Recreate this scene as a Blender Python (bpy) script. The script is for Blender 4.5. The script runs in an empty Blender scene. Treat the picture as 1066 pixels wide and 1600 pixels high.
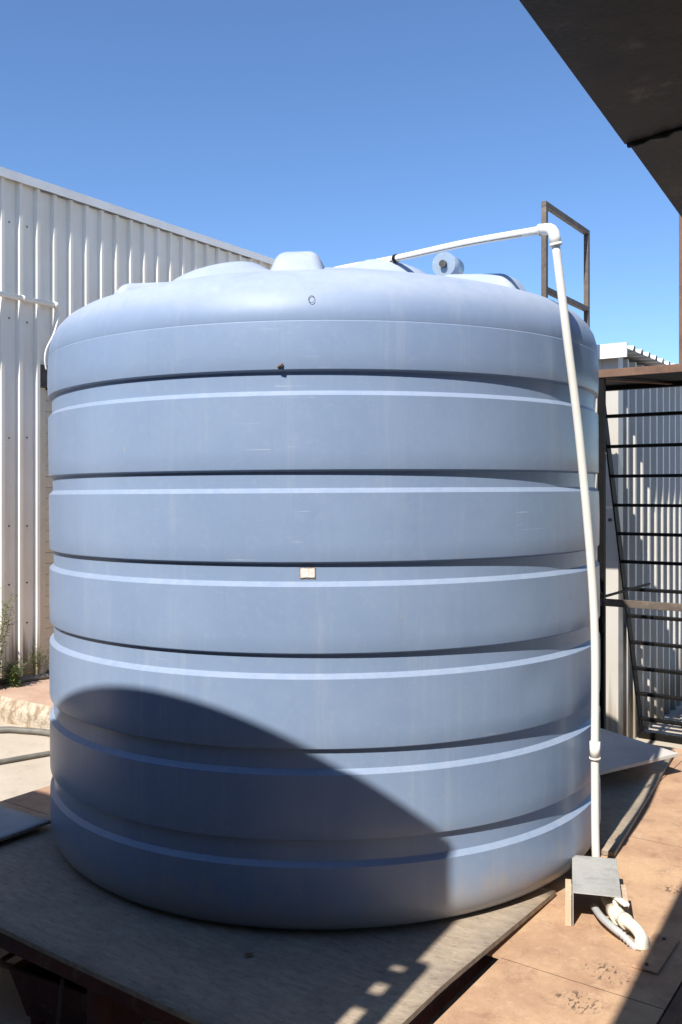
import bpy, math, random
from mathutils import Vector, Matrix, noise as mnoise
random.seed(7)
R = math.radians
sc = bpy.context.scene
COL = sc.collection

# ---------------------------------------------------------------- camera, sky, sun, exposure
EYE = 1.45                       # metres above the tank deck
cam = bpy.data.cameras.new('camera'); camo = bpy.data.objects.new('camera', cam); COL.objects.link(camo)
camo.location = (0, 0, EYE); camo.rotation_euler = (R(90), 0, 0)
cam.sensor_fit = 'VERTICAL'; cam.sensor_height = 36.0; cam.lens = 36.0*1420/1600
cam.shift_y = -30/1600; cam.clip_start = 0.05; cam.clip_end = 3000
sc.camera = camo

SUN_EL, SUN_AZ = 46.5, 29.3      # light travels towards (sin az, cos az)
w = bpy.data.worlds.new('World'); sc.world = w; w.use_nodes = True
nt = w.node_tree; nt.nodes.clear()
sky = nt.nodes.new('ShaderNodeTexSky'); sky.sky_type = 'NISHITA'; sky.sun_disc = False
sky.sun_elevation = R(SUN_EL); sky.sun_rotation = R(180+SUN_AZ)
sky.altitude = 1500; sky.air_density = 1.1; sky.dust_density = 0.1; sky.ozone_density = 8.0
bg = nt.nodes.new('ShaderNodeBackground'); bg.inputs[1].default_value = 0.105
wo = nt.nodes.new('ShaderNodeOutputWorld')
nt.links.new(sky.outputs[0], bg.inputs[0]); nt.links.new(bg.outputs[0], wo.inputs[0])
sl = bpy.data.lights.new('sun', 'SUN'); slo = bpy.data.objects.new('sun', sl); COL.objects.link(slo)
sl.energy = 4.2; sl.angle = R(0.53); sl.color = (1.0, 0.955, 0.88)
sd = Vector((math.sin(R(SUN_AZ)), math.cos(R(SUN_AZ)), -math.tan(R(SUN_EL)))).normalized()
slo.rotation_euler = sd.to_track_quat('-Z', 'Y').to_euler(); slo.location = (-6, -10, 14)
sc.view_settings.view_transform = 'Standard'; sc.view_settings.look = 'None'
sc.view_settings.exposure = 0.85; sc.view_settings.gamma = 1.0
sc.view_settings.use_curve_mapping = False
sc.cycles.max_bounces = 7; sc.cycles.diffuse_bounces = 3; sc.cycles.glossy_bounces = 3

# ---------------------------------------------------------------- helpers
GA = R(34.7)                     # the yard's building grid: local x = across, local y = along
def grid(nu, al, z=0.0):
    return Vector((al*math.sin(GA)+nu*math.cos(GA), al*math.cos(GA)-nu*math.sin(GA), z))

class MB:
    def __init__(s): s.v = []; s.f = []; s.sm = []
    def add(s, vs, fs, smooth=False):
        o = len(s.v); s.v += [tuple(v) for v in vs]; s.f += [tuple(i+o for i in f) for f in fs]; s.sm += [smooth]*len(fs); return s
    def box(s, x0, x1, y0, y1, z0, z1):
        vs = [(x0,y0,z0),(x1,y0,z0),(x1,y1,z0),(x0,y1,z0),(x0,y0,z1),(x1,y0,z1),(x1,y1,z1),(x0,y1,z1)]
        return s.add(vs, [(3,2,1,0),(4,5,6,7),(0,1,5,4),(1,2,6,5),(2,3,7,6),(3,0,4,7)])
    def hexa(s, lo, hi):
        n = len(lo)
        return s.add(list(lo)+list(hi), [tuple(range(n-1,-1,-1)), tuple(range(n,2*n))]+[(i,(i+1)%n,n+(i+1)%n,n+i) for i in range(n)])
    def bar(s, p, q, wd, hd, up=(0,0,1)):
        p, q = Vector(p), Vector(q); d = (q-p).normalized(); u = Vector(up)
        if abs(d.dot(u)) > .98: u = Vector((1,0,0))
        x = d.cross(u).normalized(); y = x.cross(d).normalized()
        c = [(-wd/2,-hd/2),(wd/2,-hd/2),(wd/2,hd/2),(-wd/2,hd/2)]
        return s.hexa([p+x*i+y*j for i,j in c], [q+x*i+y*j for i,j in c])
    def tube(s, pts, r, n=12, caps=True):
        pts = [Vector(p) for p in pts]; rs = r if isinstance(r,(list,tuple)) else [r]*len(pts)
        vs = []; fs = []; prev = None
        for i,p in enumerate(pts):
            d = (pts[min(i+1,len(pts)-1)]-pts[max(i-1,0)]).normalized()
            if prev is None:
                u = Vector((0,0,1)) if abs(d.z) < .9 else Vector((1,0,0))
                x = d.cross(u).normalized()
            else:
                x = (prev - d*prev.dot(d)).normalized()
            prev = x; y = d.cross(x)
            for k in range(n):
                t = 2*math.pi*k/n; vs.append(p+(x*math.cos(t)+y*math.sin(t))*rs[i])
        for i in range(len(pts)-1):
            for k in range(n):
                fs.append((i*n+k, i*n+(k+1)%n, (i+1)*n+(k+1)%n, (i+1)*n+k))
        s.add(vs, fs, True)
        if caps:
            o = len(s.v)-len(vs)
            s.f.append(tuple(o+k for k in range(n-1,-1,-1))); s.sm.append(False)
            s.f.append(tuple(o+(len(pts)-1)*n+k for k in range(n))); s.sm.append(False)
        return s
    def mesh(s, name):
        me = bpy.data.meshes.new(name); me.from_pydata(s.v, [], s.f)
        me.polygons.foreach_set('use_smooth', s.sm); me.update(); return me
    def build(s, name, m, parent=None, bevel=0, loc=None, rotz=0):
        return obj(name, s.mesh(name), m, parent, bevel, loc, rotz)

def obj(name, me, m, parent=None, bevel=0, loc=None, rotz=0):
    if m and not me.materials: me.materials.append(m)
    o = bpy.data.objects.new(name, me); COL.objects.link(o)
    if parent: o.parent = parent
    if loc is not None: o.location = loc
    o.rotation_euler.z = rotz
    if bevel:
        b = o.modifiers.new('bevel', 'BEVEL'); b.width = bevel; b.segments = 2; b.limit_method = 'ANGLE'; b.angle_limit = R(35)
    return o
def tag(o, label=None, cat=None, group=None, kind=None):
    for k, v in (('label',label),('category',cat),('group',group),('kind',kind)):
        if v: o[k] = v
    return o
def thing(name, label, cat, loc=(0,0,0), rotz=0, group=None):
    o = bpy.data.objects.new(name, None); COL.objects.link(o); o.empty_display_size = .2
    o.location = loc; o.rotation_euler.z = rotz
    return tag(o, label, cat, group)
def curve(pts, n=8):
    """Catmull-Rom through the points"""
    P = [Vector(p) for p in pts]; P = [P[0]*2-P[1]]+P+[P[-1]*2-P[-2]]; out = []
    for i in range(1, len(P)-2):
        a,b,c,d = P[i-1],P[i],P[i+1],P[i+2]
        for k in range(n):
            t = k/n
            out.append(.5*((2*b)+(c-a)*t+(2*a-5*b+4*c-d)*t*t+(3*b-a-3*c+d)*t**3))
    return out+[P[-2]]

# ---------------------------------------------------------------- materials
class NT:
    def __init__(s, name):
        s.m = bpy.data.materials.new(name); s.m.use_nodes = True; s.t = s.m.node_tree
        s.b = s.t.nodes['Principled BSDF']; s.co = s.t.nodes.new('ShaderNodeTexCoord').outputs['Object']
    def n(s, ty, **kw):
        x = s.t.nodes.new(ty)
        for k, v in kw.items(): setattr(x, k, v)
        return x
    def put(s, sock, v):
        if hasattr(v, 'is_linked') or hasattr(v, 'links'): s.t.links.new(v, sock)
        else: sock.default_value = v
    def noise(s, scale, detail=4, rough=.55, stretch=(1,1,1), off=(0,0,0)):
        mp = s.n('ShaderNodeMapping'); mp.inputs['Scale'].default_value = stretch; mp.inputs['Location'].default_value = off
        s.t.links.new(s.co, mp.inputs[0])
        x = s.n('ShaderNodeTexNoise'); x.inputs['Scale'].default_value = scale; x.inputs['Detail'].default_value = detail
        x.inputs['Roughness'].default_value = rough; s.t.links.new(mp.outputs[0], x.inputs['Vector']); return x.outputs['Fac']
    def ramp(s, v, a, b):
        x = s.n('ShaderNodeMapRange'); x.interpolation_type = 'SMOOTHSTEP'
        x.inputs[1].default_value = a; x.inputs[2].default_value = b; s.put(x.inputs[0], v); return x.outputs[0]
    def math(s, op, a, b=0.0):
        x = s.n('ShaderNodeMath', operation=op); s.put(x.inputs[0], a); s.put(x.inputs[1], b); return x.outputs[0]
    def mix(s, f, a, b):
        x = s.n('ShaderNodeMix', data_type='RGBA'); s.put(x.inputs[0], f)
        for k, v in ((6,a),(7,b)):
            s.put(x.inputs[k], (*v,1) if isinstance(v, tuple) and len(v) == 3 else v)
        return x.outputs[2]
    def xyz(s):
        x = s.n('ShaderNodeSeparateXYZ'); s.t.links.new(s.co, x.inputs[0]); return x.outputs
    def bump(s, h, strength=.3, dist=.01):
        x = s.n('ShaderNodeBump'); x.inputs['Strength'].default_value = strength; x.inputs['Distance'].default_value = dist
        s.put(x.inputs['Height'], h); s.t.links.new(x.outputs[0], s.b.inputs['Normal'])
    def fin(s, col, rough=.6, metal=0.0, spec=.5):
        s.put(s.b.inputs['Base Color'], (*col,1) if isinstance(col, tuple) else col)
        s.put(s.b.inputs['Roughness'], rough); s.put(s.b.inputs['Metallic'], metal)
        s.put(s.b.inputs['Specular IOR Level'], spec); return s.m
def simple(name, c1, c2, scale=6, rough=.6, metal=0.0, bump=.15, bscale=60, spec=.5, stretch=(1,1,1)):
    k = NT(name); f = k.ramp(k.noise(scale, 5, .6, stretch), .35, .68); k.bump(k.noise(bscale, 3, .6, stretch), bump, .004)
    return k.fin(k.mix(f, c1, c2), rough, metal, spec)

# rotomoulded tank plastic
k = NT('tank_plastic'); z = k.xyz()[2]
big = k.ramp(k.noise(2.3, 6, .66), .3, .72)
col = k.mix(big, (.200,.272,.402), (.230,.304,.432))
streak = k.ramp(k.noise(5, 5, .7, (3.2,3.2,.16)), .52, .8)
col = k.mix(k.math('MULTIPLY', streak, .30), col, (.40,.43,.47))
drip = k.ramp(k.noise(11, 5, .7, (2.6,2.6,.10), (5,2,0)), .56, .78)
col = k.mix(k.math('MULTIPLY', drip, .35), col, (.17,.22,.30))
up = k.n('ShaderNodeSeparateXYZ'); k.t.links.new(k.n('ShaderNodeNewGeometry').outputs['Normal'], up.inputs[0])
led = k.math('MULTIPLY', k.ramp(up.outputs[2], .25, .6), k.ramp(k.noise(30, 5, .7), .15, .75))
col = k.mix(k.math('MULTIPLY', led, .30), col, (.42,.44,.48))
mot = k.ramp(k.noise(38, 4, .65), .5, .72); col = k.mix(k.math('MULTIPLY', mot, .16), col, (.33,.38,.45))
fine = k.ramp(k.noise(260, 2, .5), .3, .7)
col = k.mix(k.math('MULTIPLY', fine, .12), col, (.16,.22,.34))
scr = k.ramp(k.noise(9, 3, .5, (.5,.5,26)), .715, .74)
scr = k.math('MULTIPLY', scr, k.ramp(k.noise(2.2, 2, .5, (1,1,1), (3,1,7)), .56, .68))
col = k.mix(k.math('MULTIPLY', scr, .55), col, (.62,.64,.68))
dustn = k.math('ADD', z, k.math('MULTIPLY', k.noise(4, 5, .7, (2,2,.6)), -.34))
dust = k.ramp(dustn, .02, -.12)
col = k.mix(k.math('MULTIPLY', dust, .45), col, (.40,.33,.25))
spk = k.ramp(k.noise(60, 2, .5, (1,1,.6)), .765, .79)
spk = k.math('MULTIPLY', spk, k.ramp(k.noise(2.6, 2, .5, (1,1,1), (9,4,2)), .5, .62))
col = k.mix(k.math('MULTIPLY', spk, .6), col, (.42,.34,.26))
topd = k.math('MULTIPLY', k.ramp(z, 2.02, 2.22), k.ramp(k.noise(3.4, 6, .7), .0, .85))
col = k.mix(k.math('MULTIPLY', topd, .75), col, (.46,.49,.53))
k.bump(k.noise(3.2, 2, .5), .16, .02)
rg = k.math('ADD', k.math('ADD', .26, k.math('MULTIPLY', k.noise(3, 4, .65), .14)), k.math('MULTIPLY', k.ramp(z, 1.95, 2.15), .25))
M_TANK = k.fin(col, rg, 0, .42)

# rusty steel plate
def rust(name, c1, c2, c3, rough=.82, prints=()):
    k = NT(name)
    f = k.ramp(k.noise(2.3, 7, .68), .36, .66); col = k.mix(f, c1, c2)
    blo = k.ramp(k.noise(11, 6, .72, (1,1,1), (2,5,3)), .5, .68); col = k.mix(k.math('MULTIPLY', blo, .5), col, (c2[0]*.62, c2[1]*.6, c2[2]*.62))
    g = k.ramp(k.noise(26, 6, .7), .50, .74); col = k.mix(k.math('MULTIPLY', g, .5), col, c3)
    h = k.ramp(k.noise(170, 3, .6), .45, .7); col = k.mix(k.math('MULTIPLY', h, .28), col, (c1[0]*.55, c1[1]*.5, c1[2]*.5))
    pale = k.ramp(k.noise(5.5, 5, .7, (1,1,1), (4,9,1)), .56, .78); col = k.mix(k.math('MULTIPLY', pale, .32), col, (.60,.49,.38))
    for (px, py, rx, ry) in prints:
        x, y, z = k.xyz()
        dx = k.math('MULTIPLY', k.math('SUBTRACT', x, px), 1/rx); dy = k.math('MULTIPLY', k.math('SUBTRACT', y, py), 1/ry)
        d = k.math('ADD', k.math('MULTIPLY', dx, dx), k.math('MULTIPLY', dy, dy))
        msk = k.ramp(k.math('ADD', d, k.math('MULTIPLY', k.noise(14, 3), .7)), 1.25, .55)
        sp = k.ramp(k.noise(62, 3, .6, (1.5,.75,1), (px,py,0)), .53, .61)
        col = k.mix(k.math('MULTIPLY', k.math('MULTIPLY', msk, sp), .8), col, (.06,.045,.035))
    k.bump(k.math('ADD', k.noise(90, 4, .6), k.noise(7, 3)), .25, .004)
    return k.fin(col, rough, .0, .3)
M_RUST = rust('rusty_plate', (.54,.355,.215), (.40,.24,.15), (.60,.43,.28),
              prints=((-.912,2.753,.10,.07), (-.93,2.55,.09,.07), (-.90,3.47,.08,.05)))
M_RUSTD = rust('rusted_section', (.20,.115,.075), (.14,.085,.06), (.30,.15,.08))
M_MAROON = rust('red_oxide_beam', (.13,.045,.035), (.09,.035,.03), (.17,.09,.06), .75)
M_BLACK = simple('black_steel', (.0045,.0043,.0043), (.009,.0075,.0065), 9, .6, 0, .2, 90, .15)
M_UNDER = rust('walkway_steel', (.062,.041,.030), (.030,.025,.022), (.10,.062,.040), .5)
M_GREY = rust('grey_sheet_steel', (.42,.415,.395), (.33,.325,.31), (.48,.46,.42), .6)
M_RAIL = rust('railing_steel', (.16,.13,.105), (.10,.08,.065), (.27,.17,.11), .65)

# plywood
k = NT('weathered_plywood')
gr = k.noise(7, 7, .72, (1.0,7,7)); f = k.ramp(gr, .25, .78)
col = k.mix(f, (.335,.262,.19), (.46,.375,.285))
fib = k.ramp(k.noise(40, 4, .6, (.25,6,6)), .52, .75); col = k.mix(k.math('MULTIPLY', fib, .55), col, (.18,.135,.10))
st = k.ramp(k.noise(3.1, 7, .7), .44, .7); col = k.mix(k.math('MULTIPLY', st, .6), col, (.22,.19,.165))
spt = k.ramp(k.noise(55, 5, .75, (.5,1,1)), .5, .68); col = k.mix(k.math('MULTIPLY', spt, .5), col, (.16,.125,.10))
spw = k.ramp(k.noise(34, 5, .75, (.6,1.2,1), (3,3,3)), .56, .7); col = k.mix(k.math('MULTIPLY', spw, .4), col, (.52,.45,.37))
st2 = k.ramp(k.noise(1.7, 6, .7, (1,1,1), (7,3,0)), .55, .75); col = k.mix(k.math('MULTIPLY', st2, .5), col, (.50,.40,.28))
k.bump(k.math('ADD', gr, k.math('MULTIPLY', k.noise(40,4,.6,(.25,6,6)), .5)), .5, .003)
M_PLY = k.fin(col, .85, 0, .2)
M_PLYEDGE = simple('board_edge', (.33,.27,.2), (.22,.18,.14), 30, .9, 0, .3, 60)
M_BOARD = simple('pale_fibre_board', (.60,.57,.53), (.50,.47,.44), 4, .85, 0, .2, 120)
M_CEMB = simple('grey_cement_board', (.34,.36,.37), (.27,.29,.30), 4, .75, 0, .2, 120)

# painted cladding, stained near the ground
def cladding(name, c, z0, dirt):
    k = NT(name); k.co = k.n('ShaderNodeNewGeometry').outputs['Position']; x, y, z = k.xyz()
    f = k.ramp(k.noise(1.2, 5, .65), .35, .7); col = k.mix(f, c, (c[0]*.93, c[1]*.91, c[2]*.87))
    run = k.ramp(k.noise(7, 5, .7, (3,3,.09)), .54, .76); col = k.mix(k.math('MULTIPLY', run, .3), col, (c[0]*.7, c[1]*.62, c[2]*.5))
    s = k.math('ADD', k.math('SUBTRACT', z, z0), k.math('MULTIPLY', k.noise(10, 3, .6, (1.2,1.2,.04)), -1.5))
    s = k.ramp(s, -.25, -.62); col = k.mix(k.math('MULTIPLY', s, dirt), col, (.20,.15,.095))
    ru = k.ramp(k.noise(9, 4, .7, (2.5,2.5,.14), (1,8,2)), .66, .74); col = k.mix(k.math('MULTIPLY', ru, .5), col, (.36,.21,.10))
    g = k.ramp(k.noise(1.1, 3), .4, .7)
    lo = k.ramp(k.math('SUBTRACT', z, z0), 2.6, .2); col = k.mix(k.math('MULTIPLY', k.math('MULTIPLY', lo, g), .25), col, (.55,.44,.30))
    k.bump(k.noise(3, 3), .12, .01)
    return k.fin(col, .42, 0, .4)
M_CLAD = cladding('cream_cladding', (.82,.765,.67), -.25, .9)
M_SHED = cladding('shed_cladding', (.58,.555,.51), -.45, .8)
M_SHEDT = cladding('shed_trim', (.50,.475,.43), -.45, .8)  # corner trim toned down, shade it does not receive put into its colour
M_TRIM = simple('white_trim', (.78,.77,.74), (.72,.70,.66), 4, .45, 0, .08, 30)
M_CREAM = simple('cream_paint', (.70,.63,.47), (.62,.55,.41), 3, .55, 0, .1, 30)
M_DARK = simple('dark_box_paint', (.05,.045,.04), (.085,.07,.06), 8, .7, 0, .2, 50)
M_SCREW = simple('rusty_screw', (.10,.06,.04), (.05,.035,.03), 30, .7)
M_ROOF = simple('galvanised_roof', (.60,.61,.61), (.52,.53,.53), 3, .45, .3, .1, 30)

# ground
k = NT('yard_concrete')
f = k.ramp(k.noise(.8, 7, .65), .35, .68); col = k.mix(f, (.46,.395,.315), (.55,.48,.39))
g = k.ramp(k.noise(5, 6, .7), .5, .75); col = k.mix(k.math('MULTIPLY', g, .5), col, (.34,.275,.21))
h = k.ramp(k.noise(110, 3, .6), .4, .7); col = k.mix(k.math('MULTIPLY', h, .2), col, (.3,.26,.22))
k.bump(k.math('ADD', k.noise(60, 4), k.noise(4, 4)), .35, .006); M_CONC = k.fin(col, .9, 0, .25)
k = NT('dirty_apron'); x, y, z = k.xyz()
f = k.ramp(k.noise(3, 6, .65), .35, .68); col = k.mix(f, (.43,.28,.20), (.50,.36,.27))
g = k.ramp(k.noise(18, 5, .7), .5, .7); col = k.mix(k.math('MULTIPLY', g, .35), col, (.30,.19,.13))
k.bump(k.noise(40, 5, .65), .4, .006); M_APRON = k.fin(col, .92, 0, .2)
k = NT('rough_kerb')
f = k.ramp(k.noise(14, 6, .7, (1,1,.5)), .4, .62); col = k.mix(f, (.52,.45,.35), (.30,.22,.15))
k.bump(k.noise(22, 6, .7), .9, .02); M_KERB = k.fin(col, .95, 0, .2)

M_PVC = simple('white_pvc', (.80,.78,.72), (.76,.73,.66), 5, .35, 0, .04, 30)
M_PVC2 = simple('ivory_pvc', (.76,.70,.57), (.70,.63,.50), 6, .4, 0, .05, 30)
M_CONDUIT = simple('grey_conduit', (.42,.43,.43), (.36,.37,.37), 8, .5, 0, .1, 40)
M_HOSE = simple('grey_hose', (.12,.115,.10), (.18,.165,.14), 8, .6, 0, .2, 60)
M_TIMBER = simple('pale_timber', (.58,.44,.31), (.50,.36,.24), 6, .8, 0, .3, 40, stretch=(6,6,.6))
M_INK = simple('print_ink', (.05,.05,.05), (.1,.1,.1), 30, .7)
M_STICK = simple('paper_sticker', (.78,.74,.70), (.62,.50,.44), 90, .7, 0, .1, 80)
M_STICKE = simple('torn_sticker_rim', (.22,.14,.10), (.35,.25,.2), 90, .8)
M_LEAF = simple('weed_leaf', (.07,.12,.03), (.12,.17,.05), 14, .6)
M_STEM = simple('weed_stem', (.16,.17,.06), (.24,.21,.10), 14, .7)
M_DRY = simple('dry_leaf', (.20,.10,.045), (.12,.06,.03), 40, .8)
k = NT('clear_plastic'); k.b.inputs['Transmission Weight'].default_value = .55; M_CLEAR = k.fin((.55,.66,.78), .2, 0, .5)

# ---------------------------------------------------------------- ground
GZ = -0.45
tag(MB().box(-700, 700, -700, 700, GZ-.5, GZ).build('ground', M_CONC), kind='structure')
# raised apron in front of the warehouse, with a rough cast edge
ap = MB(); NA = 40
nu0, nu1, al0, al1 = -7.155, -4.9, 4.62, 15.0
top = []; bot = []
for i in range(NA+1):
    nu = nu0+(nu1-nu0)*i/NA
    j = mnoise.noise(Vector((nu*6, 2.1, 0)))*.018+mnoise.noise(Vector((nu*19, 5.1, 0)))*.010
    top.append((nu, al0+j+.012, -.25+mnoise.noise(Vector((nu*9,0,4)))*.004)); bot.append((nu, al0+j*1.6-.03, GZ-.05))
mid = [(a[0], (a[1]+b[1])/2-.02+mnoise.noise(Vector((a[0]*13,9,1)))*.022, -.33) for a, b in zip(top, bot)]
vs = top+mid+bot; n1 = NA+1
kerb = MB().add(vs, [(i, i+n1, i+n1+1, i+1) for i in range(NA)]+[(i+n1, i+2*n1, i+2*n1+1, i+n1+1) for i in range(NA)])
slab = MB().add(top+[(t[0], 5.02, -.25) for t in top], [(i, i+1, i+n1+1, i+n1) for i in range(NA)])
slab.box(nu0, nu1, 5.032, al1, GZ-.05, -.252)
ao = slab.build('concrete_apron', M_APRON, rotz=-GA); tag(ao, kind='structure')
kerb.build('rough_edge', M_KERB, ao)

# ---------------------------------------------------------------- profiled sheets
PITCH = .19
def profile(nribs, first=True):
    p = []
    for i in range(nribs):
        x = i*PITCH
        p += [(x,0),(x+.118,0),(x+.138,.036),(x+.170,.036)]
    p.append((nribs*PITCH+.002,0)); return p
def sheet_mesh(nribs, length, name, th=.0012):
    """ribs run along local z, ribs stand out towards +y of the profile (local -x here is handled by rotation)"""
    p = profile(nribs); m = MB(); n = len(p)
    vs = [(h, x, 0) for x, h in p]+[(h, x, length) for x, h in p]+[(h-th, x, 0) for x, h in p]+[(h-th, x, length) for x, h in p]
    fs = []
    for i in range(n-1):
        fs += [(i, i+1, n+i+1, n+i), (2*n+i, 3*n+i, 3*n+i+1, 2*n+i+1), (i, 2*n+i, 2*n+i+1, i+1), (n+i, n+i+1, 3*n+i+1, 3*n+i)]
    m.add(vs, fs); return m.mesh(name)

# ---------------------------------------------------------------- warehouse on the left
WN, EAVE, WA0, WA1, DOOR0, DOOR1 = -7.16, 4.27, 1.65, 19.0, 5.405, 8.35
wh = thing('warehouse', 'long cream corrugated steel warehouse behind the tank on the left', 'warehouse', grid(WN, 5.45, GZ), -GA)
def W(nu, al, z): return (nu-WN, al-5.45, z-GZ)
def wpart(name, m, x0,x1,y0,y1,z0,z1, parent=None, bevel=0):
    a = W(x0,y0,z0); b = W(x1,y1,z1); return MB().box(a[0],b[0],a[1],b[1],a[2],b[2]).build(name, m, parent or wh, bevel)
full = sheet_mesh(4, EAVE+.25+.04, 'cladding_sheet'); over = sheet_mesh(4, EAVE-2.65, 'cladding_sheet_over_door')
over1 = sheet_mesh(2, EAVE+.25+.04, 'cladding_sheet_narrow')
al = DOOR0-.02-6*4*PITCH; SW = 4*PITCH; starts = []
for i in range(6): starts.append((al+i*SW, full))
ad = DOOR0-.02
for i in range(4): starts.append((ad+i*SW, over))
for i in range(12): starts.append((ad+4*SW+i*SW, full))
for i, (s0, me) in enumerate(starts):
    z0 = -.255 if me is full else 2.65
    obj('cladding_sheet', me, M_CLAD, wh, loc=W(WN+(.0016 if i % 2 else 0), s0, z0))
WEND = starts[-1][0]+SW
# flashing along the eave
cuts = [WA0-.8, 2.83, 6.83, 10.83, 14.83, WEND+.05]
for i in range(5):
    e = .002*(i % 2)
    m = MB(); a0, a1 = cuts[i], cuts[i+1]+(.03 if i < 4 else 0)
    prof = [(-.06,4.362),(.062+e,4.352+e),(.062+e,4.272),(.058+e,4.272),(.058+e,4.346+e),(-.06,4.356)]
    m.hexa([W(WN+x, a0, z) for x, z in prof], [W(WN+x, a1, z) for x, z in prof]); m.build('roof_flashing', M_TRIM, wh)
# frame, back, ends and roof
wpart('floor_slab', M_CONC, WN-9, WN-.12, WA0-.8, WEND, GZ, -.26)
wpart('rear_wall', M_CLAD, WN-9.1, WN-9, WA0-.8, WEND, GZ, 4.2)
wpart('end_wall', M_CLAD, WN-9, WN-.05, WA0-.92, WA0-.82, GZ, 4.2)
wpart('end_wall', M_CLAD, WN-9, WN-.05, WEND+.0, WEND+.1, GZ, 4.2)
rf = MB(); pr = [(-.061,4.33),(-4.6,4.85),(-9.2,4.33),(-9.2,4.26),(-4.6,4.78),(-.061,4.26)]
rf.hexa([W(WN+x, WA0-.9, z) for x, z in pr], [W(WN+x, WEND+.12, z) for x, z in pr]); rf.build('roof', M_ROOF, wh)
wpart('girt', M_RUSTD, WN-.08, WN-.012, WA0-.8, WEND, 3.0, 3.06)
# doorway
wpart('door_lintel', M_DARK, WN-.16, WN+.03, DOOR0-.03, DOOR0+4*SW+.01, 2.44, 2.648, bevel=.004)
wpart('door_jamb', M_CREAM, WN-.14, WN-.002, DOOR0-.01, DOOR0+.05, -.25, 2.438, bevel=.003)
wpart('door_jamb', M_CREAM, WN-.14, WN-.002, DOOR0+4*SW-.08, DOOR0+4*SW-.025, -.25, 2.438, bevel=.003)
dm = MB(); nsl = 26
for i in range(nsl):
    z0 = -.25+i*2.68/nsl; z1 = z0+2.68/nsl
    a = W(WN-.10, DOOR0+.05, z0); b = W(WN-.06, DOOR0+4*SW-.08, z1-.0015)
    MB().box(a[0]+.004*(i%2), b[0], a[1], b[1], a[2], b[2]).build('door_slat', M_CREAM, wh, .006)
# screws in the pans
sm = MB(); small = random.Random(3)
for zrow in (.25, .62, 1.15, 1.95, 3.03, 3.9):
    for j in range(24):
        aa = WA0+.4+j*PITCH
        for da in (0,):
            p = W(WN+.002, starts[0][0]+.05+j*PITCH, zrow+small.uniform(-.01,.01)); 
            sm.tube([p, (p[0]+.006, p[1], p[2])], .008, 6)
so = sm.build('screws', M_SCREW, wh); so['kind'] = 'stuff'
# conduit and cable
cd = thing('wall_conduit', 'white plastic conduit running level along the cream cladding with a drooping cable', 'conduit', grid(WN+.045, 5.51, 3.22), -GA)
cm = MB(); cm.tube([(.02,-5.0,0),(.02,0,0)], .024, 12); cdp = cm.build('pipe', M_PVC, cd)
MB().tube([(.02,-.012,0),(.02,.03,0)], .031, 12).build('end_socket', M_PVC, cdp)
for yy in (-.35,-1.1,-1.9): MB().tube([(.02,yy-.012,0),(.02,yy+.012,0)], .029, 12).build('saddle_clip', M_PVC, cdp)
MB().tube(curve([(.02,.02,-.01),(.025,.035,-.10),(.03,-.02,-.27),(.03,-.10,-.42),(.028,-.12,-.52),(.02,-.10,-.62)]), .009, 6).build('cable', M_PVC, cd)

# ---------------------------------------------------------------- shed on the right
SN, SA, SH = -2.163, 6.675, 2.46
sh = thing('shed', 'corrugated steel shed standing behind the black ladder on the right', 'shed', grid(SN, SA, GZ), -GA)
def S(nu, al, z): return (nu-SN, al-SA, z-GZ)
sfull = sheet_mesh(4, SH-GZ, 'shed_sheet')
for i in range(10):
    obj('wall_sheet', sfull, M_SHED, sh, loc=(.0016*(i%2), .06+i*SW, 0))
LS = .06+10*SW
# end wall facing the camera: sheets run the other way round
for i in range(4):
    o = obj('end_sheet', sfull.copy() if False else sfull, M_SHED, sh, loc=(-.06, .0016*(i%2), 0)); o.rotation_euler.z = R(-90)
    o.location = (-.06-(3-i)*SW-SW, .0016*(i%2), 0); 
    o.rotation_euler.z = R(-90); o.scale.y = 1
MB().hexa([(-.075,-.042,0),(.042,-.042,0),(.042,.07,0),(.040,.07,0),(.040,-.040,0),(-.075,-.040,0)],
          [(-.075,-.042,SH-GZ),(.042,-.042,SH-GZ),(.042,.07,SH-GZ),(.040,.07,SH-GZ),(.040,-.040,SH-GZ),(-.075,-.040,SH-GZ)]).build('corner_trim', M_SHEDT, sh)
MB().box(-3.2,-3.1,.02,LS,0,SH-GZ).build('far_wall', M_SHED, sh)
MB().box(-3.1,-.02,LS-.05,LS,0,SH-GZ).build('rear_wall', M_SHED, sh)
# roof sheets: ribs run away from the long wall, ends show as steps
rme = sheet_mesh(2, 3.4, 'shed_roof_sheet', .004)
for i in range(20):
    o = obj('roof_sheet', rme, M_TRIM, sh)
    # local z (rib direction) -> -x with slight rise, local x (rib height) -> +z, local y stays along
    rise = .05
    o.rotation_euler = (0, R(-90)+math.atan(rise), 0)
    o.location = (.13, -.10+i*2*PITCH, SH-GZ+.035+.0016*(i%2))
MB().box(-3.25,.128,-.125,-.104,SH-GZ-.03,SH-GZ+.075).build('gable_flashing', M_TRIM, sh)
for i in range(3):
    x = -.3-i*1.2; MB().box(x-.03,x+.03,-.10,LS,SH-GZ-.045,SH-GZ+.02).build('purlin', M_RUSTD, sh)
for (y, zz) in ((-.043,2.72),(-.043,1.7)):
    MB().tube([(-.02,y,zz),(-.02,y-.008,zz)], .012, 8).build('bolt', M_SCREW, sh)

# ---------------------------------------------------------------- tank platform
pf = thing('steel_platform', 'low rusty steel plate platform carrying the tank, on short red oxide legs', 'platform', grid(-2.2, 3.6, GZ), -GA)
def P(nu, al, z): return (nu+2.2, al-3.6, z-GZ)
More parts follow.
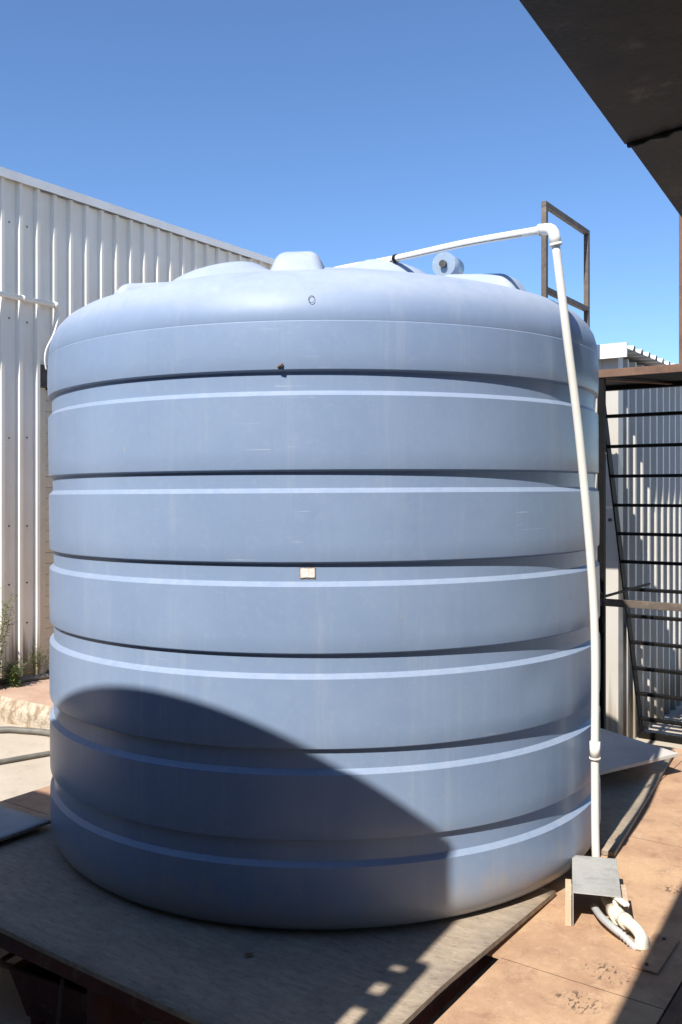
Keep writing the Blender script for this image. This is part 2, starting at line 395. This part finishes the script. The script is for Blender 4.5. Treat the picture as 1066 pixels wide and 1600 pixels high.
# shift object-space texture so that print marks fall where they lie: plates keep their own frame
def pbox(name, m, x0,x1,y0,y1,z0,z1, bevel=0, parent=None):
    """mesh in platform grid coordinates, so object coordinates equal (across, along)"""
    o = MB().box(x0,x1,y0,y1,z0,z1).build(name, m, parent or pf, bevel); o.location = (2.2, -3.6, -GZ); return o
DT = -.020
rows = [(1.862,2.648),(2.653,3.90),(3.905,5.40)]
colsN = [(-3.80,-2.52),(-2.516,-1.302)]
for (y0,y1) in rows:
    for (x0,x1) in colsN: pbox('deck_plate', M_RUST, x0,x1,y0,y1,DT-.008,DT)
pbox('deck_plate', M_RUST, -1.222,-.716,1.862,2.648,DT-.008,DT)
pbox('deck_plate', M_RUST, -1.2985,-.716,2.653,3.90,DT-.008,DT-.0005)
pbox('deck_plate', M_RUST, -1.2985,-.716,3.905,5.40,DT-.008,DT-.001)
pbox('edge_strip', M_RUSTD, -.711,-.682,1.862,5.40,DT-.10,DT-.003,.002)
st = pbox('cover_strip', M_RUSTD, -.865,-.785,2.825,3.08,DT+.001,DT+.008,.0015)
st.data.materials.clear(); st.data.materials.append(M_RUST)
for (x,y) in ((-.825,2.855),(-.825,3.05)):
    o = MB().tube([(x,y,DT+.008),(x,y,DT+.012)], .006, 8).build('screw_head', M_SCREW, st)
for (x0,x1,y0,y1) in ((-1.222,-.716,2.648,2.653),(-1.2985,-.716,3.90,3.905),(-3.80,-1.302,2.648,2.653)):
    pbox('seam_filler', M_BLACK, x0,x1,y0+.0005,y1-.0005,DT-.007,DT-.0012)
# beams and legs
for (x0,x1,y0,y1) in ((-3.80,-1.225,1.864,1.905),(-1.225,-.715,1.868,1.909),(-3.80,-.715,3.5,3.55),(-3.80,-.715,5.34,5.39)):
    pbox('beam', M_MAROON, x0,x1,y0,y1,-.085,DT-.009,.003)
for x in (-3.798,-2.54,-1.33,-.755):
    for (y0,y1) in ((1.911,3.498),(3.552,5.338)): pbox('joist', M_MAROON, x,x+.045,y0,y1,-.080,DT-.009,.003)
for x in (-3.77,-2.27,-1.26,-.75):
    for y in (1.93,3.56,5.30):
        if x in (-1.26,) and y > 4: continue
        pbox('leg', M_MAROON, x-.027,x+.027,y-.06+.035,y+.029,GZ,-.086,.003)

# plywood sheets under the tank
def ply(x0,x1,y0,y1,ztop,warp,label,th=.017,rot=0,group=None,name='plywood_sheet',m=M_PLY,cat='plywood',z_of=None):
    nx, ny = 22, 14; cx, cy = (x0+x1)/2, (y0+y1)/2
    vs = []
    for top in (1,0):
        for j in range(ny+1):
            for i in range(nx+1):
                x = x0+(x1-x0)*i/nx; y = y0+(y1-y0)*j/ny
                xx, yy = x-cx, y-cy
                if rot: xx, yy = xx*math.cos(rot)-yy*math.sin(rot), xx*math.sin(rot)+yy*math.cos(rot)
                vs.append((xx, yy, warp(x,y)+(0 if top else -th)))
    n1 = nx+1; N = n1*(ny+1); fs = []
    for j in range(ny):
        for i in range(nx):
            q = j*n1+i; fs += [(q,q+1,q+n1+1,q+n1), (N+q,N+q+n1,N+q+n1+1,N+q+1)]
    m1 = MB().add(vs, fs, True)
    rim = [i for i in range(nx+1)]+[j*n1+nx for j in range(1,ny+1)]+[ny*n1+i for i in range(nx-1,-1,-1)]+[j*n1 for j in range(ny-1,0,-1)]
    m1.add([], [])
    me_f = [(rim[i], N+rim[i], N+rim[(i+1)%len(rim)], rim[(i+1)%len(rim)]) for i in range(len(rim))]
    m1.f += me_f; m1.sm += [False]*len(me_f)
    me = m1.mesh(name); me.materials.append(m); me.materials.append(M_PLYEDGE)
    for pi in range(len(fs), len(fs)+len(me_f)): me.polygons[pi].material_index = 1
    o = obj(name, me, None, loc=grid(cx, cy, ztop), rotz=-GA)
    return tag(o, label, cat, group)
def lift(x, y):
    e = max(0, (x+1.62)/.38); f = max(0, 1-abs(y-2.35)/.9)
    return .030*e*e*f+.004*max(0, math.sin((x+3.4)*3.1))*max(0,1-(y-1.85)/1.0)
GP = 'plywood under the tank'
ply(-3.42,-1.250,1.838,3.18,0,lift,'weathered plywood sheet under the front of the tank, at the near platform edge',rot=R(-.9))
ply(-3.30,-1.26,3.52,5.12,0,lambda x,y:.012*max(0,(x+1.6)/.4)*max(0,(y-4.3)/.8),'shaded plywood sheet under the back of the tank and the pale board',rot=R(6.3))
ply(-4.0,-3.25,1.72,2.505,.034,lambda x,y:.018*(x+3.6),'smooth grey board lying loose on the platform left of the tank',.012,name='loose_board',m=M_CEMB,cat='board')
# pale board propped up behind the tank
tip = Vector((-1.241,4.856)); u = Vector((-.457,-.89)); v = Vector((-.875,.484))
q = [tip, tip+u*.60, tip+u*.60+v*.66, tip+v*.72]
pb = MB(); c0 = grid(-1.6,4.9,0)
qs = [grid(p.x,p.y,zz)-c0 for p, zz in zip(q,(.105,.085,.085,.10))]
pb.hexa([p-Vector((0,0,.018)) for p in qs], qs)
o = pb.build('propped_board', M_BOARD, None, .002, loc=c0)
tag(o, 'pale board corner sticking out from behind the tank on the right', 'board')
o = MB().box(-.05,.05,-.18,.18,-.0,.075).build('timber_block', M_TIMBER, None, .003, loc=grid(-1.62,4.88,.012), rotz=-GA)
tag(o, 'timber block under the pale propped board', 'block')

# ---------------------------------------------------------------- the water tank
TR = 1.2; TC = Vector((-.062, 4.14, 0))
GROOVES = [(1.843,1.771),(1.518,1.454),(1.218,1.150),(.922,.850),(.612,.539),(.316,.239)]
def tank_profile():
    p = [(0,.001),(.6,.001),(1.09,.001),(1.125,.002)]
    for i in range(1,9):
        t = i/8*math.pi/2; p.append((1.125+.075*math.sin(t), .105-.103*math.cos(t)))
    ri = TR-.0160; prev = .105
    for d, l in reversed(GROOVES):
        for kk in range(1,4): p.append((TR+.0012*math.sin(math.pi*kk/4), prev+(l-.014-prev)*kk/4))
        p += [(TR,l-.012),(TR,l-.0085),(ri,l+.0075),(ri,l+.012)]
        p += [(ri,(l+d)/2),(ri,d-.006),(ri,d-.003),(TR-.0008,d+.004),(TR,d+.007)]
        prev = d+.012
    p += [(TR+.002,1.90),(TR+.001,1.96),(TR,2.003),(TR-.0016,2.0055),(TR-.0008,2.009),
          (TR-.005,2.05),(TR-.016,2.09),(TR-.036,2.125),(TR-.066,2.158),(TR-.105,2.183),(TR-.15,2.201),(TR-.21,2.220),(TR-.30,2.245)]
    for r in (.8,.7,.6,.5,.4,.3,.2,.1,.03): p.append((r, 2.245+(.9-r)*.27-.02*(1-r/.9)**2))
    return p
def hump(x, y, cx, cy, rad, amp):
    d = math.hypot(x-cx, y-cy)/rad
    return amp*(1/(1+math.exp((d-1)*7.5)))
def tank_shell():
    prof = tank_profile(); NS = 192; vs = []; fs = []
    # refine the dome rings so that the swellings are smooth
    pr = []
    for i,(r,z) in enumerate(prof):
        if i and z > 2.2 and prof[i-1][1] > 2.19:
            r0,z0 = prof[i-1]
            for kk in (1,2): pr.append((r0+(r-r0)*kk/3, z0+(z-z0)*kk/3))
        pr.append((r,z))
    for r, z in pr:
        for k in range(NS):
            t = 2*math.pi*k/NS; c, s = math.cos(t), math.sin(t)
            dr = 0
            if .1 < z < 2.0:
                dr = .004*mnoise.noise(Vector((c*1.5, s*1.5, z*1.3)))+.0014*mnoise.noise(Vector((c*4, s*4, z*4)))
                # the shallow dent low on the right
                dt = math.hypot(((t-R(-51)+math.pi) % (2*math.pi)-math.pi)*1.2*1.1, (z-.77)*1.7)
                dr -= .006*math.exp(-(dt/.10)**2)
            x, y = (r+dr)*c, (r+dr)*s
            zz = z
            if z > 2.19: zz = z+hump(x,y,-.50,-.02,.24,.105)+hump(x,y,.33,.08,.20,.10)
            vs.append((x,y,zz))
    n = len(pr)
    for i in range(n-1):
        for k in range(NS):
            fs.append((i*NS+k, i*NS+(k+1)%NS, (i+1)*NS+(k+1)%NS, (i+1)*NS+k))
    m = MB().add(vs, fs, True)
    m.f.append(tuple((n-1)*NS+k for k in range(NS))); m.sm.append(True)
    me = m.mesh('tank_shell'); me.set_sharp_from_angle(angle=R(21)); return me
def lug_mesh():
    # truncated lug with hollowed outer face; local x tangential, y outward, z up
    b = [(-.125,.19),(.125,.19),(.115,-.30),(-.115,-.30)]; t = [(-.072,.095),(.072,.095),(.062,-.20),(-.062,-.20)]
    return MB().hexa([(x,y,2.14) for x,y in b], [(x,y,2.305 if y > 0 else 2.345) for x,y in t]).mesh('lifting_lug')
SHELL = tank_shell(); LUG = lug_mesh()
def make_tank(name, label, loc, rotz, extras):
    t = thing(name, label, 'water tank', loc, rotz, None)
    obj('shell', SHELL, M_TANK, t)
    for k in range(6):
        a = R(-90-5+60*k)
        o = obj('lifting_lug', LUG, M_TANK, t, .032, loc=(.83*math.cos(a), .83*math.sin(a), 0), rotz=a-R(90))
        o.modifiers['bevel'].segments = 4
        for p in LUG.polygons: p.use_smooth = True
    return t
tank = make_tank('water_tank', 'big round pale blue ribbed plastic water tank in the middle', TC+Vector((0,0,.004)), 0, True)
tank.rotation_euler = (0, R(-.35), 0)
def on_tank(deg, z, out=0.0, rr=TR):
    a = R(deg-90); return Vector(((rr+out)*math.cos(a), (rr+out)*math.sin(a), z))
# sticker on the recess of the third groove
def patch(w, h, deg, z, out, name, m, rr, wig=0, par=None):
    mb = MB(); n = 6; vs = []
    for j in (0,1):
        for i in range(n+1):
            d = deg+math.degrees(w/rr)*(i/n-.5); vs.append(on_tank(d, z+h*(j-.5)+random.uniform(-wig,wig), out, rr))
    return mb.add(vs, [(i,i+1,i+n+2,i+n+1) for i in range(n)]).build(name, m, par or tank)
ri = TR-.0160
so = patch(.052,.036,-1.9,1.186,.0030,'sticker_backing',M_STICKE,ri,.0015)
patch(.046,.030,-1.9,1.186,.0048,'sticker',M_STICK,ri,.001,so)
# small burr on the top groove and a scuffed ring on the shoulder
bm_ = MB(); c = on_tank(-6.2,1.852,.004); bm_.tube([c, c+Vector((.008,-.008,.006)), c+Vector((.016,-.004,.012))], [.004,.005,.002], 8)
bm_.build('mud_nest', M_DRY, tank)
rg = MB(); c = on_tank(-1.0,2.074,.0,TR-.008); nrm = Vector((c.x,c.y,.45)).normalized(); tx = Vector((0,0,1)).cross(nrm).normalized(); ty = nrm.cross(tx)
rg.tube([c+nrm*.001+(tx*math.cos(R(a))*.010+ty*math.sin(R(a))*.013) for a in range(0,341,20)], .0010, 5); rg.build('scuff_ring', M_INK, tank)

# clear cap lying on the dome beside the pipe
vc = thing('clear_cap', 'small clear round plastic fitting standing on the tank top', 'fitting', TC+Vector((.53,-.10,2.345)), 0)
ax = Vector((.42,.90,.06)).normalized(); c = Vector((0,0,.115))
MB().tube([c-ax*.03, c+ax*.10], [.052,.052], 24).build('barrel', M_CLEAR, vc)
MB().tube([c-ax*.036, c-ax*.031], [.054,.054], 24).build('rim', M_CLEAR, vc)
MB().tube([c-ax*.055, c-ax*.037], [.016,.016], 16).build('core', M_INK, vc)
MB().tube([(0,.03,-.03),(0,.03,.075)], [.03,.03], 16).build('neck', M_PVC, vc)

# ---------------------------------------------------------------- white supply pipe
pp = thing('supply_pipe', 'thin white plastic pipe rising beside the tank and bending over its top', 'pipe', (.956,3.42,-.02))
def L(x, y, z): return (x-.956, y-3.42, z+.02)
up = curve([L(.968,3.440,-.018), L(.962,3.437,.16), L(.955,3.418,.45), L(.944,3.392,1.0), L(.880,3.335,1.60), L(.812,3.27,2.02), L(.7625,3.235,2.345)], 8)
MB().tube(up, .0152, 16).build('riser', M_PVC, pp)
cpl = MB().tube([L(.9548,3.4175,.455), L(.9540,3.4148,.515)], .0195, 16).build('coupling', M_PVC, pp)
MB().tube([L(.9549,3.4178,.449), L(.9548,3.4175,.456)], .0212, 16).build('lip', M_PVC, cpl)
C_ = Vector(L(.7545,3.231,2.392)); dn_ = Vector((.068,.036,-.37)).normalized(); cr_ = Vector((-.25,.365,.048)).normalized()
elb = MB().tube([C_+dn_*.062, C_+dn_*.034, C_+dn_*.018+cr_*.002, C_+dn_*.008+cr_*.008, C_+dn_*.002+cr_*.018, C_+cr_*.034, C_+cr_*.062], .0205, 18); elb = elb.build('elbow', M_PVC, pp)
for d_ in (dn_, cr_): MB().tube([C_+d_*.054, C_+d_*.064], .0222, 18).build('socket_lip', M_PVC, elb)
ov = curve([L(.727,3.271,2.397), L(.50,3.60,2.44), L(.235,4.06,2.495), L(-.03,4.42,2.533), L(-.10,4.52,2.52)], 8)
xp = MB().tube(ov, .0150, 16).build('cross_pipe', M_PVC, pp)
MB().tube([Vector(p)+Vector((-.0075,-.0080,-.0112)) for p in ov[2:-6]], .0016, 5).build('printed_line', M_INK, xp)
MB().tube([L(.250,4.033,2.492), L(.241,4.05,2.494)], .0185, 12).build('clip', M_BLACK, xp)

# ---------------------------------------------------------------- valve box at the foot of the pipe
bx = thing('valve_cover', 'grey steel cover over the valve at the foot of the white pipe', 'cover', (.903,3.225,-.02), R(-14))
w2, h2, l2 = .080, .115, .165
prof = [(-w2,0),(-w2,h2),(w2,h2),(w2,0),(w2-.004,0),(w2-.004,h2-.004),(-w2+.004,h2-.004),(-w2+.004,0)]
cv = MB()
for idx in ((0,1,6,7),(1,2,5,6),(2,3,4,5)):
    cv.hexa([(prof[i][0], -l2, prof[i][1]) for i in idx], [(prof[i][0], l2, prof[i][1]) for i in idx])
cv.build('channel', M_GREY, bx, .002)
for sx, rot in ((-1,0),(1,.06)):
    m = MB(); x0 = sx*(w2+.003); x1 = sx*(w2+.024)
    m.hexa([(x0,-l2-.004,.0),(x1,-l2-.010,.0),(x1,l2-.16,.0),(x0,l2-.16,.0)], [(x0,-l2+.012,.088),(x1,-l2+.008,.088),(x1,l2-.16,.088),(x0,l2-.16,.088)])
    m.build('timber_cheek', M_TIMBER, bx, .0015)

vl = thing('valve_pipework', 'ivory valve and short bent pipe coming out of the grey cover', 'valve', (.962,2.935,-.02))
MB().tube(curve([(-.03,.26,.045),(-.035,.18,.05),(-.03,.10,.052),(-.005,.045,.050),(.008,.005,.035),(.010,-.008,-.0)], 6), [.019]*25+[.023]*6, 14).build('bent_pipe', M_PVC2, vl)
MB().tube([(-.034,.165,.05),(-.031,.105,.051)], [.028,.028], 16).build('valve_body', M_PVC2, vl)
MB().tube([(-.024,.088,.052),(-.018,.068,.052)], [.025,.025], 16).build('union_nut', M_PVC2, vl)
vs_ = MB().tube([(-.033,.135,.07),(-.033,.135,.098)], [.013,.011], 10).build('valve_stem', M_PVC2, vl)
MB().bar((-.042,.165,.104), (-.018,.065,.108), .022, .010).build('valve_handle', M_PVC, vs_, .003)
cp = curve([(-.085,.22,.035),(-.082,.14,.036),(-.066,.075,.034),(-.042,.028,.026),(-.018,.000,.006),(-.012,-.004,-.0)], 10)
cx = thing('flexible_conduit', 'grey conduit with a ribbed end beside the ivory valve', 'conduit', (.962,2.935,-.02))
MB().tube(cp[:28], .0125, 12).build('smooth_length', M_CONDUIT, cx)
rp = []; rr = []
for i, p in enumerate(cp[27:]): rp.append(Vector(p)); rr.append(.0142 if i % 3 == 0 else .0108)
MB().tube(rp[:-1], rr[:-1], 12).build('ribbed_length', M_CONDUIT, cx)

# ---------------------------------------------------------------- landing, railing, ladder
ld = thing('landing', 'black steel landing with a square tube railing behind the tank on the right', 'landing', grid(-1.85,5.46,GZ), -GA)
def A(nu, al, z): return (nu+1.85, al-5.46, z-GZ)
def lbox(name, m, x0,x1,y0,y1,z0,z1, bevel=.002):
    a = A(x0,y0,z0); b = A(x1,y1,z1); return MB().box(a[0],b[0],a[1],b[1],a[2],b[2]).build(name, m, ld, bevel)
LZ = 2.15
lbox('front_angle', M_RUSTD, -2.24,-.80,5.44,5.445,LZ,LZ+.048)
lbox('front_angle_shelf', M_RUSTD, -2.24,-.80,5.446,5.49,LZ+.043,LZ+.0475)
lbox('side_angle', M_BLACK, -2.24,-2.195,5.492,6.20,LZ,LZ+.046)
lbox('rear_angle', M_BLACK, -2.193,-.80,6.155,6.20,LZ,LZ+.045)
for i, y in enumerate((5.50,5.84)):
    lbox('floor_plate', M_BLACK, -2.19,-.80,y,y+.335,LZ+.030,LZ+.0355,.001)
MB().bar(A(-2.0,5.50,LZ+.015), A(-1.62,6.15,LZ+.015), .035, .006).build('diagonal_brace', M_RUSTD, ld)
lbox('post', M_BLACK, -1.870,-1.830,5.447,5.487,GZ,LZ+.028)
lbox('post', M_BLACK, -.88,-.84,5.447,5.487,GZ,LZ+.028)
lbox('corner_post', M_RUSTD, -1.39,-1.30,5.450,5.485,LZ+.048,4.6)
lbox('tie_bar', M_RAIL, -1.90,-.80,5.425,5.438,.765,.81)
lbox('tie_bar_shelf', M_BLACK, -1.90,-1.885,5.44,6.62,.790,.805)
# railing of square tube on the left side
def rbar(p, q, name): return MB().bar(A(*p), A(*q), .034, .034).build(name, M_RAIL, ld, .003)
rbar((-2.218,5.47,LZ+.046),(-2.218,5.47,3.262),'rail_post'); rbar((-2.218,6.24,LZ-.1),(-2.218,6.24,3.262),'rail_post')
rbar((-2.218,5.453,3.279),(-2.218,6.257,3.279),'top_rail'); rbar((-2.218,5.487,2.74),(-2.218,6.223,2.74),'mid_rail')

la = thing('ladder', 'steep black steel ladder with flat rungs leaning up to the landing', 'ladder', grid(-2.10,7.16,GZ), -GA)
B0, B1 = Vector((0,0,0)), Vector((0,-.955,2.60+.0))
for x in (.0,.80):
    m = MB(); p, q = B0+Vector((x,0,0)), B1+Vector((x,0,0)); d = (q-p).normalized(); wv = Vector((0,1,0))
    m.hexa([p+Vector((-.006,-.045,0)),p+Vector((.006,-.045,0)),p+Vector((.006,.045,0)),p+Vector((-.006,.045,0))],
           [q+Vector((-.006,-.045,0)),q+Vector((.006,-.045,0)),q+Vector((.006,.045,0)),q+Vector((-.006,.045,0))])
    m.build('stringer', M_BLACK, la, .002)
for i in range(12):
    zz = .155+i*.207; t = zz/2.60; p = B1*t
    MB().box(.007,.793,p.y-.028,p.y+.028,zz-.011,zz+.011).build('rung', M_BLACK, la, .002)
MB().box(-.02,.82,-.06,-.02,.0,.05).build('foot_bar', M_BLACK, la, .002)

# ---------------------------------------------------------------- overhead walkway that shades the right of the platform
OA = R(30.7)
ow = thing('overhead_walkway', 'dark steel walkway plating passing overhead at the top right', 'walkway', (0,0,GZ), -OA)
OZ = EYE+.93-GZ
def ob(name, m, x0,x1,y0,y1,z0,z1, bevel=.002): return MB().box(x0,x1,y0,y1,z0,z1).build(name, m, ow, bevel)
MB().hexa([(-.588,-3.6,OZ),(3.6,-3.6,OZ),(3.6,1.17,OZ),(-.588,2.475,OZ)], [(-.588,-3.6,OZ+.008),(3.6,-3.6,OZ+.008),(3.6,1.17,OZ+.008),(-.588,2.475,OZ+.008)]).build('floor_plate', M_UNDER, ow, .002)  # plating run wide to the right, past the view, to block sky light
MB().hexa([(-.577,2.481,OZ-.003),(3.6,1.176,OZ-.003),(3.6,6.6,OZ-.003),(-.577,6.6,OZ-.003)], [(-.577,2.481,OZ+.006),(3.6,1.176,OZ+.006),(3.6,6.6,OZ+.006),(-.577,6.6,OZ+.006)]).build('floor_plate', M_UNDER, ow, .002)
wm = MB(); wp = []
for i in range(60):
    t = i/59; wp.append((-.58+t*1.24, 2.478-t*.3865, OZ-.002+.002*math.sin(i*2.3)))
wm.tube(wp, [.008+.003*math.sin(i*1.7) for i in range(60)], 6); wm.build('weld_bead', M_BLACK, ow)
ob('stringer_beam', M_UNDER, -.26,-.20,-3.6,6.6,OZ-.10,OZ-.004)
for x in (.54,1.6,2.6,3.5): ob('stringer_beam', M_UNDER, x,x+.06,-3.6,6.6,OZ-.10,OZ-.004)
for y in (-3.2,6.3): ob('cross_beam', M_UNDER, -.56,3.55,y,y+.06,OZ-.20,OZ-.101)
for x in (-.55,1.6,3.48):
    for y in (-3.2,6.3): ob('post', M_UNDER, x,x+.06,y,y+.06,0,OZ-.201)

# ---------------------------------------------------------------- plant room behind the photographer's left (casts the arched shadow)
AK = .42
kd = Vector((math.sin(R(SUN_AZ)), math.cos(R(SUN_AZ)), 0)); kx = Vector((.365, 3.02, 0))   # foot of the shadow's upright edge on the tank
kc = kx-kd*(kx.dot(kd)-AK); kc.z = GZ
KH = .765+(2.37-AK)*math.tan(R(SUN_EL))-GZ
kr = thing('plant_room', 'dark plant room with a flat roof beside the photographer, out of view', 'building', kc, -R(SUN_AZ+1.5))
MB().box(-4.2,-.058,-3.2,-.02,0,KH-.55).build('wall', M_UNDER, kr)
MB().box(-4.2,-.08,-3.2,-.081,KH-.54,KH-.003).build('roof_box', M_UNDER, kr)
MB().box(-4.2,0,-.08,0,KH-.54,KH).build('fascia', M_UNDER, kr)
dp = MB().tube([(.018,-.05,.0),(.018,-.05,KH-.541)], .034, 12).build('downpipe', M_PVC, kr)
for i in range(16):
    z = KH-.64-i*.17+.02*math.sin(i*2.1)
    if z > .1: MB().box(-.074,.01,-.065,-.035,z-.035,z+.03).build('bracket', M_BLACK, dp)
# unseen dark block added behind the photographer to cut sky fill on the tank
wk = thing('sky_blocker', 'dark building added behind the photographer, out of view, to block sky light', 'sky_blocker', (1.0,-4.2,GZ), 0)
MB().box(-7,7,-6,-.1,0,4.6).build('wall', M_UNDER, wk)
MB().box(-7.2,7.2,-6.2,.15,4.6,4.75).build('roof', M_ROOF, wk)
for x in (-4.5,0,4.5):
    MB().box(x-1.2,x+1.2,-.098,-.04,0,2.8).build('blocker_door', M_DARK, wk)

# ---------------------------------------------------------------- things on the ground
tb = thing('metal_trough', 'dark rusty metal trough on the ground under the platform edge', 'trough', grid(-2.60,2.20,GZ), -GA+R(6))
def trough():
    b = [(-.19,-.15),(.19,-.15),(.19,.15),(-.19,.15)]; t = [(-.24,-.19),(.24,-.19),(.24,.19),(-.24,.19)]
    ti = [(-.23,-.18),(.23,-.18),(.23,.18),(-.23,.18)]; bi = [(-.18,-.14),(.18,-.14),(.18,.14),(-.18,.14)]
    vs = [(x,y,.03) for x,y in b]+[(x,y,.21) for x,y in t]+[(x,y,.21) for x,y in ti]+[(x,y,.04) for x,y in bi]
    fs = [(3,2,1,0),(12,13,14,15)]
    for o_ in (0,4,8): fs += [(o_+i, o_+(i+1)%4, o_+4+(i+1)%4, o_+4+i) for i in range(4)]
    return MB().add(vs, fs)
trough().build('tray', M_MAROON, tb, .003)
MB().tube(curve([(-.235,-.12,.17),(-.33,-.13,.17),(-.36,-.10,.17),(-.36,.06,.17),(-.33,.10,.17),(-.235,.10,.17)],5), .011, 8).build('handle', M_RUSTD, tb)
for sx in (-.15,.15): MB().box(sx-.02,sx+.02,-.15,.15,0,.032).build('runner', M_MAROON, tb)
o = MB().tube([(0,0,0),(.10,-.05,.30)], .006, 8).build('steel_rod', M_RAIL, None, loc=grid(-2.56,1.99,GZ), rotz=-GA)
tag(o, 'thin bright steel rod leaning by the trough under the platform', 'rod')

def hose(pts, r, label, m=M_HOSE, name='hose'):
    base = Vector(pts[0]); P_ = [Vector(p)-base for p in pts]
    return tag(MB().tube(curve(P_, 8), r, 10).build(name, m, None, loc=base), label, 'hose')
hose([grid(-7.0,3.5,GZ+.03),grid(-6.36,4.30,GZ+.03),grid(-6.12,4.46,GZ+.03),grid(-5.8,4.54,GZ+.03),grid(-5.2,4.55,GZ+.03),grid(-4.6,4.7,GZ+.03)], .024, 'thick grey hose lying at the foot of the concrete apron edge')
hose([grid(-5.8,3.2,GZ+.02),grid(-5.573,3.863,GZ+.02),grid(-5.46,4.205,GZ+.02),grid(-5.2,4.9,GZ+.02),grid(-5.0,5.6,GZ+.02)], .018, 'thin dark hose across the bare concrete left of the tank')
hose([grid(-7.07,4.8,-.215),grid(-6.99,5.12,-.225),grid(-6.92,5.45,-.225),grid(-6.9,6.2,-.225),grid(-6.6,7.2,-.225)], .026, 'grey hose along the foot of the cream warehouse wall')
hose([grid(-2.05,8.3,GZ+.025),grid(-1.95,7.75,GZ+.025),grid(-1.80,7.45,GZ+.03),grid(-1.5,7.3,GZ+.025),grid(-1.0,7.4,GZ+.025)], .022, 'grey pipe lying on the concrete behind the ladder foot', M_CONDUIT)
hose([tuple(TC+on_tank(66,1.05,.012)), tuple(TC+on_tank(68,.97,.016)), tuple(TC+on_tank(70,.9,.010)), tuple(TC+on_tank(74,.86,.012))], .004, 'thin black wire against the right side of the blue tank', M_BLACK, 'wire')

# weeds by the warehouse wall
def leaf(mb, p, d, ln, wd):
    d = d.normalized(); s = d.cross(Vector((0,0,1)))
    if s.length < .01: s = Vector((1,0,0))
    s.normalize(); dn = Vector((0,0,-1))
    mb.add([p, p+d*ln*.5+s*wd+dn*ln*.04, p+d*ln+dn*ln*.22, p+d*ln*.5-s*wd+dn*ln*.04], [(0,1,2,3)])
def weed(nu, al, h, nst, label, seed, dense=1.0, z=-.25):
    rd = random.Random(seed); base = grid(nu, al, z)
    t = thing('weed', label, 'weed', base, 0, None); stems = MB(); lv = MB()
    for i in range(nst):
        ang = rd.uniform(0,6.28); lean = rd.uniform(.03,.22); hh = h*rd.uniform(.55,1.0)
        r0 = Vector((math.cos(ang),math.sin(ang),0)); p0 = r0*rd.uniform(0,.06)
        pts = [p0+r0*lean*hh*(t_**1.5)+Vector((0,0,hh*t_)) for t_ in (0,.25,.5,.75,1)]
        pts = curve(pts, 4); stems.tube(pts, [.004*(1-.7*j/len(pts)) for j in range(len(pts))], 5)
        for j in range(2, len(pts)):
            for q_ in range(int(3*dense)):
                a2 = rd.uniform(0,6.28); up_ = rd.uniform(-.1,.8)
                leaf(lv, pts[j]+Vector((0,0,rd.uniform(-.02,.02))), Vector((math.cos(a2),math.sin(a2),up_)), rd.uniform(.03,.085)*(1.25-.6*j/len(pts)), rd.uniform(.004,.009))
            if j > len(pts)*.4 and rd.random() < .6:
                a2 = rd.uniform(0,6.28); e = pts[j]+Vector((math.cos(a2),math.sin(a2),.7))*.09
                stems.tube([pts[j], e], [.002,.001], 4)
                for q_ in range(5): leaf(lv, pts[j].lerp(e, .3+.15*q_), Vector((rd.uniform(-1,1),rd.uniform(-1,1),.4)), .035, .004)
    stems.build('stems', M_STEM, t); lv.build('leaves', M_LEAF, t)
weed(-6.98,4.76,.88,9,'tall green weed growing against the warehouse wall at the left edge',1)
weed(-6.92,4.93,.22,8,'low bright leafy weed beside the tall weed at the wall',2,1.6)
weed(-7.02,5.30,.26,4,'dry thin weed on the wall beside the grey hose end',5,.4)
weed(-6.95,4.70,.55,12,'bushy weed at the left edge of the apron',9,1.4)

# dead leaf on the plywood
lf = MB(); pts = [(-.03,0,.004),(-.012,.014,.012),(.012,.012,.006),(.034,.004,.016),(.012,-.012,.010),(-.012,-.014,.003)]
pts = [(x*.6,y*.6,z*.6) for x,y,z in pts]; lf.add(pts, [(0,1,5),(1,2,4,5),(2,3,4)])
tag(lf.build('dead_leaf', M_DRY, None, loc=(-.286,2.84,.004), rotz=.4), 'small curled brown leaf on the shaded plywood', 'leaf')
